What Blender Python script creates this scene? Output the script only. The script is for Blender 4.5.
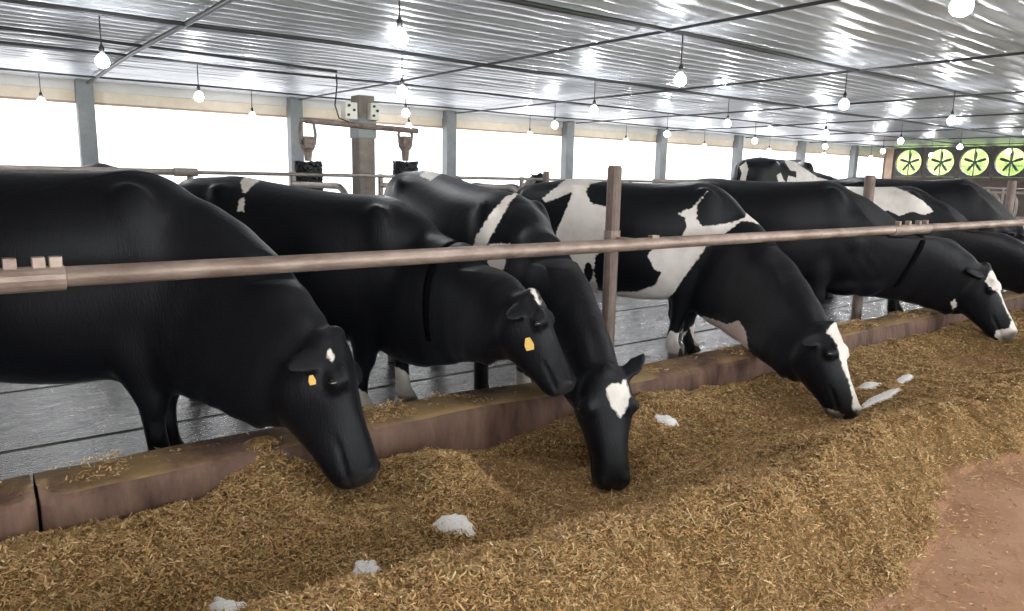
import bpy, bmesh, math, random
import numpy as np
from mathutils import Vector, Matrix
from mathutils.bvhtree import BVHTree

random.seed(4); rng = np.random.default_rng(4)
for o in list(bpy.data.objects): bpy.data.objects.remove(o)
sc = bpy.context.scene
COL = sc.collection

# ------------------------------------------------------------------ camera
# X runs along the feed rail (to the right), Y into the barn, Z up. Metres.
F, PIT, YAW, ROLL, CZ = 728.9, .17214, .65948, .01987, 1.47
fw = np.array([math.sin(YAW)*math.cos(PIT), math.cos(YAW)*math.cos(PIT), -math.sin(PIT)])
_r = np.array([math.cos(YAW), -math.sin(YAW), 0.]); _u = np.cross(_r, fw)
cr = _r*math.cos(ROLL)+_u*math.sin(ROLL); cu = _u*math.cos(ROLL)-_r*math.sin(ROLL)
CAM = np.array([0, 0, CZ])
cd = bpy.data.cameras.new('camera'); cam = bpy.data.objects.new('camera', cd); COL.objects.link(cam)
cd.sensor_width = 36; cd.lens = F/1024*36; cd.clip_end = 500
M4 = Matrix.Identity(4)
for i in range(3):
    M4[i][0], M4[i][1], M4[i][2], M4[i][3] = cr[i], cu[i], -fw[i], CAM[i]
cam.matrix_world = M4
sc.camera = cam

# ------------------------------------------------------------------ world and exposure
w = bpy.data.worlds.new('overcast_sky'); sc.world = w; w.use_nodes = True
bg = w.node_tree.nodes['Background']
bg.inputs[0].default_value = (.93, .97, 1.0, 1); bg.inputs[1].default_value = 4.2
sc.view_settings.view_transform = 'Standard'; sc.view_settings.look = 'None'
sc.view_settings.gamma = 1; sc.view_settings.use_curve_mapping = False
sc.view_settings.exposure = 1.0
BULB = 90.0          # bulb emission
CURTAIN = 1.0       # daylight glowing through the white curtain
sc.cycles.use_denoising = True
sc.cycles.max_bounces = 8
sc.cycles.sample_clamp_indirect = 6

# ------------------------------------------------------------------ photo pixel -> direction helpers
def ray(x, y): return fw+cr*(x-512)/F+cu*(305.5-y)/F
def atz(x, y, z): d = ray(x, y); return CAM+d*(z-CZ)/d[2]
def aty(x, y, Y): d = ray(x, y); return CAM+d*Y/d[1]
def atd(x, y, t): return CAM+ray(x, y)*t
def proj(P):
    P = np.asarray(P, float)-CAM; d = P@fw
    return np.stack([512+F*(P@cr)/d, 305.5-F*(P@cu)/d], -1), d
def nrm(v): v = np.asarray(v, float); return v/np.linalg.norm(v)

# ------------------------------------------------------------------ noise
_tab = rng.random((64, 64))
def vnoise(x, y):
    xi = np.floor(x).astype(int); yi = np.floor(y).astype(int); fx = x-xi; fy = y-yi
    fx = fx*fx*(3-2*fx); fy = fy*fy*(3-2*fy)
    a = _tab[xi % 64, yi % 64]; b = _tab[(xi+1) % 64, yi % 64]; c = _tab[xi % 64, (yi+1) % 64]; d = _tab[(xi+1) % 64, (yi+1) % 64]
    return (a*(1-fx)+b*fx)*(1-fy)+(c*(1-fx)+d*fx)*fy-.5
def fbm(x, y, o=4):
    s = 0; a = 1.
    for i in range(o): s = s+a*vnoise(x*2**i+17*i, y*2**i+5*i); a *= .5
    return s

# ------------------------------------------------------------------ object helpers
class MB:
    def __init__(s): s.v = []; s.f = []; s.n = 0
    def add(s, v, f):
        v = np.asarray(v, float); s.v.append(v)
        s.f += [tuple(i+s.n for i in q) for q in f]; s.n += len(v); return s
    def box(s, a, b, bev=0):
        a = np.array(a, float); b = np.array(b, float)
        v = [(x, y, z) for x in (a[0], b[0]) for y in (a[1], b[1]) for z in (a[2], b[2])]
        return s.add(v, [(0, 1, 3, 2), (4, 6, 7, 5), (0, 4, 5, 1), (2, 3, 7, 6), (0, 2, 6, 4), (1, 5, 7, 3)])
    def tube(s, pts, r, n=10, cap=True):
        pts = [np.array(p, float) for p in pts]; k = len(pts)
        rs = r if hasattr(r, '__len__') else [r]*k
        V = []; N = None
        for i in range(k):
            t = nrm(pts[min(i+1, k-1)]-pts[max(i-1, 0)])
            if N is None:
                N = np.cross(t, (0, 0, 1)) if abs(t[2]) < .9 else np.cross(t, (1, 0, 0))
            N = nrm(N-t*(N@t)); B = np.cross(t, N)
            for j in range(n):
                a = 2*math.pi*j/n; V.append(pts[i]+rs[i]*(N*math.cos(a)+B*math.sin(a)))
        fs = [(i*n+j, i*n+(j+1) % n, (i+1)*n+(j+1) % n, (i+1)*n+j) for i in range(k-1) for j in range(n)]
        if cap: fs += [tuple(range(n))[::-1], tuple((k-1)*n+j for j in range(n))]
        return s.add(V, fs)
    def loft(s, rings):
        n = len(rings[0]); k = len(rings)
        V = np.concatenate(rings); fs = [(i*n+j, i*n+(j+1) % n, (i+1)*n+(j+1) % n, (i+1)*n+j) for i in range(k-1) for j in range(n)]
        fs += [tuple(range(n))[::-1], tuple((k-1)*n+j for j in range(n))]
        return s.add(V, fs)
    def sphere(s, c, rad, A=None, nu=14, nv=9):
        A = np.eye(3) if A is None else A
        rad = np.array(rad if hasattr(rad, '__len__') else [rad]*3, float)
        V = [(0, 0, 1)]
        for i in range(1, nv):
            p = math.pi*i/nv
            for j in range(nu):
                q = 2*math.pi*j/nu; V.append((math.sin(p)*math.cos(q), math.sin(p)*math.sin(q), math.cos(p)))
        V.append((0, 0, -1)); V = (np.array(V)*rad)@A+np.array(c, float)
        fs = [(0, 1+j, 1+(j+1) % nu) for j in range(nu)]
        for i in range(nv-2):
            for j in range(nu):
                a = 1+i*nu; fs.append((a+j, a+nu+j, a+nu+(j+1) % nu, a+(j+1) % nu))
        L = len(V)-1; a = 1+(nv-2)*nu
        fs += [(L, a+(j+1) % nu, a+j) for j in range(nu)]
        return s.add(V, fs)
    def mesh(s, name='m'):
        me = bpy.data.meshes.new(name); me.from_pydata(np.concatenate(s.v).tolist(), [], s.f); me.update(); return me
    def build(s, name, mat, parent=None, smooth=False, bevel=0, recalc=True):
        me = s.mesh(name)
        if recalc:
            bm = bmesh.new(); bm.from_mesh(me); bmesh.ops.recalc_face_normals(bm, faces=bm.faces); bm.to_mesh(me); bm.free()
        if smooth: me.polygons.foreach_set('use_smooth', [True]*len(me.polygons))
        me.materials.append(mat)
        o = bpy.data.objects.new(name, me); COL.objects.link(o)
        if parent is not None: o.parent = parent; o.matrix_parent_inverse = parent.matrix_basis.inverted()
        if bevel:
            b = o.modifiers.new('bevel', 'BEVEL'); b.width = bevel; b.segments = 2; b.limit_method = 'ANGLE'
        return o
def tag(o, label=None, cat=None, group=None, kind=None):
    if label: o['label'] = label
    if cat: o['category'] = cat
    if group: o['group'] = group
    if kind: o['kind'] = kind
    return o
def empty(name, loc, label, cat, group=None):
    o = bpy.data.objects.new(name, None); COL.objects.link(o); o.location = loc; o.empty_display_size = .1
    return tag(o, label, cat, group)
def grid_mesh(P, name):
    nx, ny = P.shape[:2]
    idx = np.arange(nx*ny).reshape(nx, ny)
    q = np.stack([idx[:-1, :-1], idx[1:, :-1], idx[1:, 1:], idx[:-1, 1:]], -1).reshape(-1, 4)
    return fast_mesh(P.reshape(-1, 3), q, name)
def fast_mesh(V, Q, name, smooth=True):
    me = bpy.data.meshes.new(name); k = Q.shape[1]
    me.vertices.add(len(V)); me.vertices.foreach_set('co', np.ascontiguousarray(V, np.float32).ravel())
    me.loops.add(Q.size); me.loops.foreach_set('vertex_index', Q.astype(np.int32).ravel())
    me.polygons.add(len(Q)); me.polygons.foreach_set('loop_start', np.arange(0, Q.size, k, dtype=np.int32))
    if smooth: me.polygons.foreach_set('use_smooth', np.ones(len(Q), bool))
    me.update(calc_edges=True); return me
def obj(name, me, mat, parent=None):
    me.materials.append(mat); o = bpy.data.objects.new(name, me); COL.objects.link(o)
    if parent is not None: o.parent = parent
    return o
ORD = ['first', 'second', 'third', 'fourth', 'fifth', 'sixth', 'seventh', 'eighth', 'ninth', 'tenth', 'eleventh', 'twelfth']
ORD += ['thirteenth', 'fourteenth', 'fifteenth', 'sixteenth', 'seventeenth', 'eighteenth', 'nineteenth', 'twentieth', 'twenty-first', 'twenty-second', 'twenty-third', 'twenty-fourth']

# ------------------------------------------------------------------ materials
def mat(name, col, rough=.6, metal=0., col2=None, scale=6., bump=0., bscale=40., spec=.5, detail=6, stretch=(1, 1, 1), rough2=None, lo=.35, hi=.65):
    m = bpy.data.materials.new(name); m.use_nodes = True; nt = m.node_tree; N = nt.nodes; L = nt.links
    b = N['Principled BSDF']; b.inputs['Base Color'].default_value = (*col, 1); b.inputs['Roughness'].default_value = rough
    b.inputs['Metallic'].default_value = metal; b.inputs['Specular IOR Level'].default_value = spec
    tc = N.new('ShaderNodeTexCoord'); mp = N.new('ShaderNodeMapping'); mp.inputs['Scale'].default_value = stretch
    L.new(tc.outputs['Object'], mp.inputs[0])
    if col2 is not None:
        t = N.new('ShaderNodeTexNoise'); t.inputs['Scale'].default_value = scale; t.inputs['Detail'].default_value = detail
        t.inputs['Roughness'].default_value = .65; L.new(mp.outputs[0], t.inputs['Vector'])
        rp = N.new('ShaderNodeValToRGB'); rp.color_ramp.elements[0].position = lo; rp.color_ramp.elements[1].position = hi
        rp.color_ramp.elements[0].color = (*col, 1); rp.color_ramp.elements[1].color = (*col2, 1)
        L.new(t.outputs['Fac'], rp.inputs[0]); L.new(rp.outputs[0], b.inputs['Base Color'])
        if rough2 is not None:
            mr = N.new('ShaderNodeMapRange'); mr.inputs[1].default_value = lo; mr.inputs[2].default_value = hi
            mr.inputs[3].default_value = rough; mr.inputs[4].default_value = rough2
            L.new(t.outputs['Fac'], mr.inputs[0]); L.new(mr.outputs[0], b.inputs['Roughness'])
    if bump:
        t2 = N.new('ShaderNodeTexNoise'); t2.inputs['Scale'].default_value = bscale; t2.inputs['Detail'].default_value = 5
        L.new(mp.outputs[0], t2.inputs['Vector'])
        bp = N.new('ShaderNodeBump'); bp.inputs['Strength'].default_value = bump; bp.inputs['Distance'].default_value = .02
        L.new(t2.outputs['Fac'], bp.inputs['Height']); L.new(bp.outputs[0], b.inputs['Normal'])
    return m
def emis(name, col, s):
    m = bpy.data.materials.new(name); m.use_nodes = True; b = m.node_tree.nodes['Principled BSDF']
    b.inputs['Base Color'].default_value = (.8, .8, .8, 1); b.inputs['Emission Color'].default_value = (*col, 1); b.inputs['Emission Strength'].default_value = s
    return m
M = {}
M['wetfloor'] = mat('wet_concrete', (.022, .024, .025), .07, 0, (.06, .062, .062), 4, .28, 30, .7, 8, (1, 2.2, 1), .34)
M['earth'] = mat('red_brown_concrete', (.39, .20, .115), .8, 0, (.52, .31, .195), 2.2, .35, 60)
M['curb'] = mat('stained_curb', (.055, .027, .020), .75, 0, (.24, .145, .105), 4.5, .6, 30, .35, 9, (1, 1, .3), lo=.36, hi=.74)
def add_dust(m, col, lo, hi):        # feed dust lying on the upward faces
    nt = m.node_tree; N = nt.nodes; L = nt.links; b = N['Principled BSDF']; src = b.inputs['Base Color'].links[0].from_socket
    g = N.new('ShaderNodeNewGeometry'); sx = N.new('ShaderNodeSeparateXYZ'); L.new(g.outputs['True Normal'], sx.inputs[0])
    tc = N.new('ShaderNodeTexCoord'); t = N.new('ShaderNodeTexNoise'); t.inputs['Scale'].default_value = 2.6; t.inputs['Detail'].default_value = 7; L.new(tc.outputs['Object'], t.inputs['Vector'])
    m1 = N.new('ShaderNodeMapRange'); m1.inputs[1].default_value = .6; m1.inputs[2].default_value = .95; L.new(sx.outputs[2], m1.inputs[0])
    m2 = N.new('ShaderNodeMapRange'); m2.inputs[1].default_value = lo; m2.inputs[2].default_value = hi; L.new(t.outputs['Fac'], m2.inputs[0])
    mu = N.new('ShaderNodeMath'); mu.operation = 'MULTIPLY'; L.new(m1.outputs[0], mu.inputs[0]); L.new(m2.outputs[0], mu.inputs[1])
    mx = N.new('ShaderNodeMix'); mx.data_type = 'RGBA'; L.new(mu.outputs[0], mx.inputs[0]); L.new(src, mx.inputs[6]); mx.inputs[7].default_value = (*col, 1); L.new(mx.outputs[2], b.inputs['Base Color'])
add_dust(M['curb'], (.27, .18, .085), .40, .56)
M['dust'] = mat('feed_dust', (.36, .25, .11), .95, 0, (.5, .36, .18), 9, .4, 80)
M['rail'] = mat('worn_pipe', (.24, .17, .145), .42, .35, (.44, .35, .30), 9, .12, 60, .5, 7, (.5, 1, 1))
M['postpipe'] = mat('worn_post_pipe', (.13, .088, .075), .55, .2, (.24, .18, .155), 7, .2, 50, .5, 6, (1, 1, .5))
M['stall'] = mat('galvanised_pipe', (.22, .19, .17), .45, .5, (.34, .29, .26), 8)
M['column'] = mat('grey_steel_column', (.17, .178, .182), .55, .1, (.23, .238, .242), 2.5)
M['oldpost'] = mat('weathered_concrete_post', (.14, .115, .10), .85, 0, (.23, .19, .16), 4, .4, 30)
M['ceiling'] = mat('shiny_ceiling_sheet', (.57, .59, .645), .27, .2, (.66, .68, .73), 1.2, .05, 5, .6)
M['batten'] = mat('dark_conduit', (.05, .05, .055), .5, .2)
M['beige'] = mat('beige_eave_mesh', (.72, .60, .47), .8, 0, (.80, .70, .58), 3)
M['paint'] = mat('offwhite_paint', (.62, .575, .56), .6, 0, (.68, .64, .62), 2)
M['lowwall'] = mat('painted_block', (.45, .43, .41), .8, 0, (.55, .53, .5), 3)
M['endwall'] = mat('brown_end_wall', (.075, .055, .05), .7, 0, (.14, .10, .085), 2.5)
M['fanbox'] = mat('dark_fan_housing', (.05, .048, .052), .5, .3, (.09, .08, .08), 3)
M['fanblade'] = mat('fan_blade_metal', (.11, .11, .11), .45, .5)
M['endpost'] = mat('pink_brown_corner', (.42, .28, .21), .75, 0, (.5, .36, .28), 3)
M['cord'] = mat('black_cord', (.02, .02, .02), .6)
M['bulb'] = emis('lit_bulb_glass', (.96, .98, 1), BULB)
M['brush'] = mat('black_bristle', (.008, .008, .010), .6)
M['motor'] = mat('rusty_motor', (.13, .085, .07), .6, .2, (.25, .20, .17), 12)
M['boxcream'] = mat('cream_plastic_box', (.62, .60, .53), .5)
M['tagy'] = mat('yellow_tag', (.72, .46, .08), .45)
M['eye'] = mat('dark_eye', (.006, .005, .005), .08, spec=.8)
M['strap'] = mat('black_strap', (.003, .003, .004), .9, spec=.05)
M['grass'] = mat('grass', (.22, .36, .08), .9, 0, (.40, .5, .18), .8)
M['leaf'] = mat('hedge_leaf', (.09, .16, .035), .8, 0, (.33, .38, .14), 1.5)
M['white'] = mat('white_powder', (.93, .94, .95), .9, 0, (.97, .97, .97), 40, .5, 120)

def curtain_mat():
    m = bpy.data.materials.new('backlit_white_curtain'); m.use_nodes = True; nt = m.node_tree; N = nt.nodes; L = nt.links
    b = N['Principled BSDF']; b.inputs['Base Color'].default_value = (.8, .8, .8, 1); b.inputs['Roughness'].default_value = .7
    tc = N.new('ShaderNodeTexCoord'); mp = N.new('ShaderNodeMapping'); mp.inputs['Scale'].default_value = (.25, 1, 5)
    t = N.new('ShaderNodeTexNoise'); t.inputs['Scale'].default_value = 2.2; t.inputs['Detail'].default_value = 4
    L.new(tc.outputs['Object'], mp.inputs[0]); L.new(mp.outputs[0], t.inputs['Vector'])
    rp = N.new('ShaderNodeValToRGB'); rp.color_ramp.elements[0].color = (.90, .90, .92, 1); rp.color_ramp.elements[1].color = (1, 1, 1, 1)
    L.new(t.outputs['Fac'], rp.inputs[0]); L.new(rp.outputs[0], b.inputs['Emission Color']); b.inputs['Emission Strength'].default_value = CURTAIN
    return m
M['curtain'] = curtain_mat()

def hide_mat():
    m = bpy.data.materials.new('holstein_hide'); m.use_nodes = True; nt = m.node_tree; N = nt.nodes; L = nt.links
    b = N['Principled BSDF']
    at = N.new('ShaderNodeAttribute'); at.attribute_name = 'coat'
    sep = N.new('ShaderNodeSeparateColor'); L.new(at.outputs['Color'], sep.inputs[0])
    tc = N.new('ShaderNodeTexCoord')
    def noise(sc_, det=4, st=(1, 1, 1)):
        mp = N.new('ShaderNodeMapping'); mp.inputs['Scale'].default_value = st; L.new(tc.outputs['Object'], mp.inputs[0])
        t = N.new('ShaderNodeTexNoise'); t.inputs['Scale'].default_value = sc_; t.inputs['Detail'].default_value = det
        L.new(mp.outputs[0], t.inputs['Vector']); return t.outputs['Fac']
    def math_(op, a, b_, clamp=False):
        n = N.new('ShaderNodeMath'); n.operation = op; n.use_clamp = clamp
        for i, v in enumerate((a, b_)):
            if isinstance(v, (int, float)): n.inputs[i].default_value = v
            else: L.new(v, n.inputs[i])
        return n.outputs[0]
    def mix(fac, a, b_):
        n = N.new('ShaderNodeMix'); n.data_type = 'RGBA'
        L.new(fac, n.inputs[0]) if not isinstance(fac, (int, float)) else None
        for i, v in ((6, a), (7, b_)):
            if isinstance(v, tuple): n.inputs[i].default_value = (*v, 1)
            else: L.new(v, n.inputs[i])
        return n.outputs[2]
    # white patches: signed distance (metres*2.5+.5) in R, ragged by noise
    sd = math_('ADD', sep.outputs[0], math_('MULTIPLY', math_('SUBTRACT', noise(38, 5), .5), .085))
    wf = math_('MULTIPLY', math_('SUBTRACT', sd, .49), 45, True)
    black = mix(noise(7, 6), (.0030, .0033, .0052), (.0055, .0060, .0088))
    dirt = math_('MULTIPLY', math_('SUBTRACT', noise(9, 7), .42), 2.6, True)
    white = mix(math_('MULTIPLY', dirt, .45), (.76, .71, .67), (.46, .37, .30))
    white = mix(math_('MULTIPLY', sep.outputs[1], .9), white, (.62, .42, .36))
    c = mix(wf, black, white)
    c = mix(sep.outputs[2], c, (.035, .03, .03))
    L.new(c, b.inputs['Base Color'])
    rr = N.new('ShaderNodeMapRange'); rr.inputs[3].default_value = .36; rr.inputs[4].default_value = .55
    L.new(noise(5, 5), rr.inputs[0]); L.new(rr.outputs[0], b.inputs['Roughness'])
    b.inputs['Specular IOR Level'].default_value = .2
    b.inputs['Sheen Weight'].default_value = .03; b.inputs['Sheen Roughness'].default_value = .4
    b.inputs['Sheen Tint'].default_value = (.8, .85, 1, 1)
    h = math_('ADD', math_('MULTIPLY', noise(26, 3, (1, 1, .35)), .6), math_('MULTIPLY', noise(160, 2, (1, 1, .25)), .5))
    bp = N.new('ShaderNodeBump'); bp.inputs['Strength'].default_value = .22; bp.inputs['Distance'].default_value = .02
    L.new(h, bp.inputs['Height']); L.new(bp.outputs[0], b.inputs['Normal'])
    return m
M['hide'] = hide_mat()

def attr_mat(name, rough=.75):
    m = bpy.data.materials.new(name); m.use_nodes = True; nt = m.node_tree
    at = nt.nodes.new('ShaderNodeAttribute'); at.attribute_name = 'tint'
    b = nt.nodes['Principled BSDF']; nt.links.new(at.outputs['Color'], b.inputs['Base Color']); b.inputs['Roughness'].default_value = rough
    b.inputs['Specular IOR Level'].default_value = .25
    return m
M['straw'] = attr_mat('chopped_straw')
M['hay'] = mat('feed_bed', (.13, .075, .030), .95, 0, (.40, .26, .12), 28, .9, 120, .15, 8, lo=.3, hi=.7)

def thin_cover(m, earth):           # thin spread of feed lets the floor show through
    nt = m.node_tree; N = nt.nodes; L = nt.links; b = N['Principled BSDF']; src = b.inputs['Base Color'].links[0].from_socket
    at = N.new('ShaderNodeAttribute'); at.attribute_name = 'cover'
    t = N.new('ShaderNodeTexNoise'); t.inputs['Scale'].default_value = 45; t.inputs['Detail'].default_value = 4
    tc = N.new('ShaderNodeTexCoord'); L.new(tc.outputs['Object'], t.inputs['Vector'])
    ad = N.new('ShaderNodeMath'); ad.operation = 'ADD'; L.new(at.outputs['Fac'], ad.inputs[0]); L.new(t.outputs['Fac'], ad.inputs[1])
    mr = N.new('ShaderNodeMapRange'); mr.inputs[1].default_value = .75; mr.inputs[2].default_value = 1.1; L.new(ad.outputs[0], mr.inputs[0])
    mx = N.new('ShaderNodeMix'); mx.data_type = 'RGBA'; L.new(mr.outputs[0], mx.inputs[0]); mx.inputs[6].default_value = (*earth, 1); L.new(src, mx.inputs[7]); L.new(mx.outputs[2], b.inputs['Base Color'])
thin_cover(M['hay'], (.45, .255, .155))
# ------------------------------------------------------------------ the setting
XL, XR, YF, YB, ZC = -12.0, 33.2, -6.0, 16.0, 3.13
# barn floor: long concrete slabs running beside the curb with recessed joints
fl = MB().box((XL, 3.0, -.3), (XR, YB+.3, -.05)).build('floor', M['wetfloor']); tag(fl, kind='structure')
ys = [3.30, 4.50, 5.75, 7.0]
for a, b in zip(ys[:-1], ys[1:]):
    MB().box((XL, a+.012, -.05), (XR, b-.012, 0)).build('floor_slab', M['wetfloor'], fl, bevel=.012)
MB().box((XL, 7.0, -.05), (XR, YB, .0)).build('floor_slab', M['wetfloor'], fl)
pf = MB().box((XL, 7.3, 0), (XR, 10.2, .22)).build('floor_platform', M['lowwall']); tag(pf, kind='structure')
fa = MB().box((XL, YF-.3, -.3), (XR, 3.0, -.01)).build('floor_alley', M['earth']); tag(fa, kind='structure')

# ceiling: wavy shiny sheet, folds run along the barn
xs = np.concatenate([np.arange(XL, 0, 1.2), np.arange(0, 14, .12), np.arange(14, XR+.3, .4)])
yy = np.arange(YF, YB+.02, .026)
GX, GY = np.meshgrid(xs, yy, indexing='ij')
per = .25
ph = GY/per+.10*vnoise(GX*.5, GY*.7)*2
fold = np.abs(np.sin(np.pi*ph))
amp = .030*(1+.9*vnoise(GX*.8+9, np.floor(ph)*3.7))
Zc = ZC-amp*fold**.9+.012*vnoise(GX*1.6, GY*2.3)+.008*vnoise(GX*4.1, np.floor(ph)*5.3)
ce = obj('ceiling', grid_mesh(np.stack([GX, GY, Zc], -1), 'ceiling'), M['ceiling']); tag(ce, kind='structure')
rf = MB().box((XL-.3, YF-.3, ZC+.06), (XR+.4, YB+.4, ZC+.2)).build('roof', M['lowwall'], ce)

# far side wall: sill, curtain openings, beige eave band
wb = MB().box((XL, YB, 0), (XR, YB+.25, .35)).build('wall_back', M['lowwall']); tag(wb, kind='structure')
tr = MB().box((XL, YB+.02, 2.72), (XR, YB+.2, 2.93)).build('trim_1', M['beige']); tag(tr, kind='structure')
tr = MB().box((XL, YB-.02, 2.93), (XR, YB+.2, ZC+.06)).build('trim_2', M['paint']); tag(tr, kind='structure')
tr = MB().box((XL, YB+.0, 2.69), (XR, YB+.06, 2.73)).build('trim_3', M['endpost']); tag(tr, kind='structure')
CX = [2.22+4*i for i in range(-3, 8)]
edges = [XL]+CX+[XR]
for k, (a, b) in enumerate(zip(edges[:-1], edges[1:])):
    n = 24; px = np.linspace(a, b, n); pz = np.linspace(.33, 2.72, 12)
    A, B = np.meshgrid(px, pz, indexing='ij')
    Yy = YB+.12+.02*np.sin(A*5+B)+.015*vnoise(A*2, B*6)
    o = obj('window_%d' % (k+1), grid_mesh(np.stack([A, Yy, B], -1), 'curtain'), M['curtain']); tag(o, kind='structure')
vis = [c for c in CX if c > 1]
for c in CX:
    wd = .14
    o = MB().box((c-wd, YB-.22, 0), (c+wd, YB+.02, ZC+.03))
    o.box((c-wd-.05, YB-.25, 0), (c+wd+.05, YB+.0, .03))
    o = o.build('wall_column', M['column'], bevel=.012)
    if c in vis: tag(o, '%s grey column from the left along the white curtain wall' % ORD[vis.index(c)], 'column', 'grey columns of the curtain wall')
    else: tag(o, '%s grey column of the curtain wall beyond the left picture edge' % ORD[CX.index(c)], 'column', 'grey columns of the curtain wall')

# near side (behind the camera): open side with low wall and posts, daylight comes in
wn = MB().box((XL, YF-.25, 0), (XR, YF, .7)).build('wall_front', M['lowwall']); tag(wn, kind='structure')
tr = MB().box((XL, YF-.25, 2.85), (XR, YF, ZC+.06)).build('trim_4', M['beige']); tag(tr, kind='structure')
for c in CX[::1]:
    o = MB().box((c-.14, YF-.22, .7), (c+.14, YF+.02, ZC)).build('wall_column', M['column'], bevel=.012)
    tag(o, '%s grey column on the open side wall behind the feed alley' % ORD[CX.index(c)], 'column', 'columns of the open alley side')
wl = MB().box((XL-.2, YF, 0), (XL, YB, ZC)).build('wall_left', M['lowwall']); tag(wl, kind='structure')

# end wall with exhaust fans
FY = [15.0-1.285*i for i in range(9)]; FZ, FR, FH = 2.50, .545, .60
mb = MB()
mb.box((XR, YF, 0), (XR+.2, YB+.25, FZ-FH)).box((XR, YF, FZ+FH-.02), (XR+.2, YB+.25, ZC+.06))
mb.box((XR, FY[0]+FH, FZ-FH), (XR+.2, YB+.25, FZ+FH)).box((XR, YF, FZ-FH), (XR+.2, FY[-1]-FH, FZ+FH))
for a, b in zip(FY[:-1], FY[1:]): mb.box((XR-.04, b+FH, FZ-FH-.2), (XR+.2, a-FH, FZ+FH))
wr = mb.build('wall_right', M['endwall']); tag(wr, kind='structure')
tr = MB().box((XR-.06, FY[0]+FH+.06, .9), (XR-.001, YB-.02, ZC)).build('trim_5', M['endpost']); tag(tr, kind='structure')
def make_fan(y, label):
    root = empty('exhaust_fan', (XR, y, FZ-FH), label, 'fan', 'exhaust fans in the end wall')
    n = 16; ang = [2*math.pi*i/n for i in range(n)]
    # square housing plate with a round mouth
    def sq(a, R):
        c, s = math.cos(a), math.sin(a); k = R/max(abs(c), abs(s)); return (c*k, s*k)
    V = []
    for x in (-.05, .05):
        for a in ang: V.append((XR+x, y+FR*math.cos(a), FZ+FR*math.sin(a)))
        for a in ang: p = sq(a, FH-.005); V.append((XR+x, y+p[0], FZ+p[1]))
    fs = []
    for i in range(n):
        j = (i+1) % n
        fs += [(i, j, n+j, n+i), (2*n+i, 3*n+i, 3*n+j, 2*n+j), (i, 2*n+i, 2*n+j, j), (n+i, n+j, 3*n+j, 3*n+i)]
    MB().add(V, fs).build('housing', M['fanbox'], root)
    mb = MB()
    rings = []
    for x, R in ((-.05, FR+.035), (-.07, FR+.025), (-.07, FR-.002), (.06, FR-.01), (.06, FR+.0), (-.03, FR+.006)):
        rings.append([(XR+x, y+R*math.cos(2*math.pi*i/32), FZ+R*math.sin(2*math.pi*i/32)) for i in range(32)])
    rings = [np.array(r_) for r_ in rings]; V = np.concatenate(rings); k = len(rings)
    mb.add(V, [(i*32+j, i*32+(j+1) % 32, ((i+1) % k)*32+(j+1) % 32, ((i+1) % k)*32+j) for i in range(k) for j in range(32)])
    mb.build('mouth_ring', M['fanbox'], root, smooth=False)
    MB().tube([(XR+.02, y, FZ), (XR+.10, y, FZ)], .07, 14).build('hub', M['fanblade'], root)
    for q in range(5):
        a = math.radians(90+72*q)
        u_ = np.array([0, math.cos(a), math.sin(a)]); t_ = np.array([.35, -math.sin(a), math.cos(a)]); t_ = t_/np.linalg.norm(t_)
        c0 = np.array([XR+.05, y, FZ]); nn = np.cross(u_, t_)*.006
        P = []
        for (rr, wl_) in ((.06, .03), (.16, .05), (.30, .06), (.42, .045)):
            for s_ in (-1, 1):
                for w_ in (-1, 1): P.append(c0+u_*rr+t_*wl_*w_+nn*s_)
        fs = []
        for i in range(3):
            b0 = i*4; fs += [(b0, b0+1, b0+5, b0+4), (b0+2, b0+6, b0+7, b0+3), (b0, b0+4, b0+6, b0+2), (b0+1, b0+3, b0+7, b0+5)]
        fs += [(0, 2, 3, 1), (12, 13, 15, 14)]
        MB().add(P, fs).build('blade', M['fanblade'], root)
    MB().box((XR-.02, y-.02, FZ-FR), (XR+.02, y+.02, FZ+FR)).build('support_bar', M['fanblade'], root)
    MB().tube([(XR-.01, y-FR, FZ-.16), (XR-.01, y+FR, FZ-.16)], .010, 6).build('guard_wire', M['fanblade'], root)
    for q in (-.3, -.1, .1, .3):
        MB().tube([(XR-.03, y+q, FZ-math.sqrt(FR**2-q*q)), (XR-.03, y+q, FZ-.05)], .005, 5).build('guard_wire', M['fanblade'], root)
    return root
for i, y in enumerate(FY):
    make_fan(y, ('%s exhaust fan from the curtain wall in the dark end wall' % ORD[i]) if i < 4 else '%s exhaust fan from the curtain wall, beyond the right picture edge' % ORD[i])

# outdoors seen through the fans
gr = MB().box((-60, -60, -.6), (120, 80, -.31)).build('ground_outside', M['grass']); tag(gr, kind='structure')
hp = np.arange(-20, 50, .5); hz = np.linspace(0, 2.3, 14)
A, B = np.meshgrid(hp, hz, indexing='ij')
hx = 46+1.2*fbm(A*.5, B*.9)+.5*fbm(A*2, B*2)-.9*(B/2.3)**2*-1
B2 = B*(2.2+1.1*fbm(A*.4, A*0+3)+.5*fbm(A*1.7, A*0+8))
o = obj('hedge', grid_mesh(np.stack([hx, A, B2-.3], -1), 'hedge'), M['leaf'])
tag(o, 'green hedge outdoors seen through the fan openings', 'hedge', kind='stuff')

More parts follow.
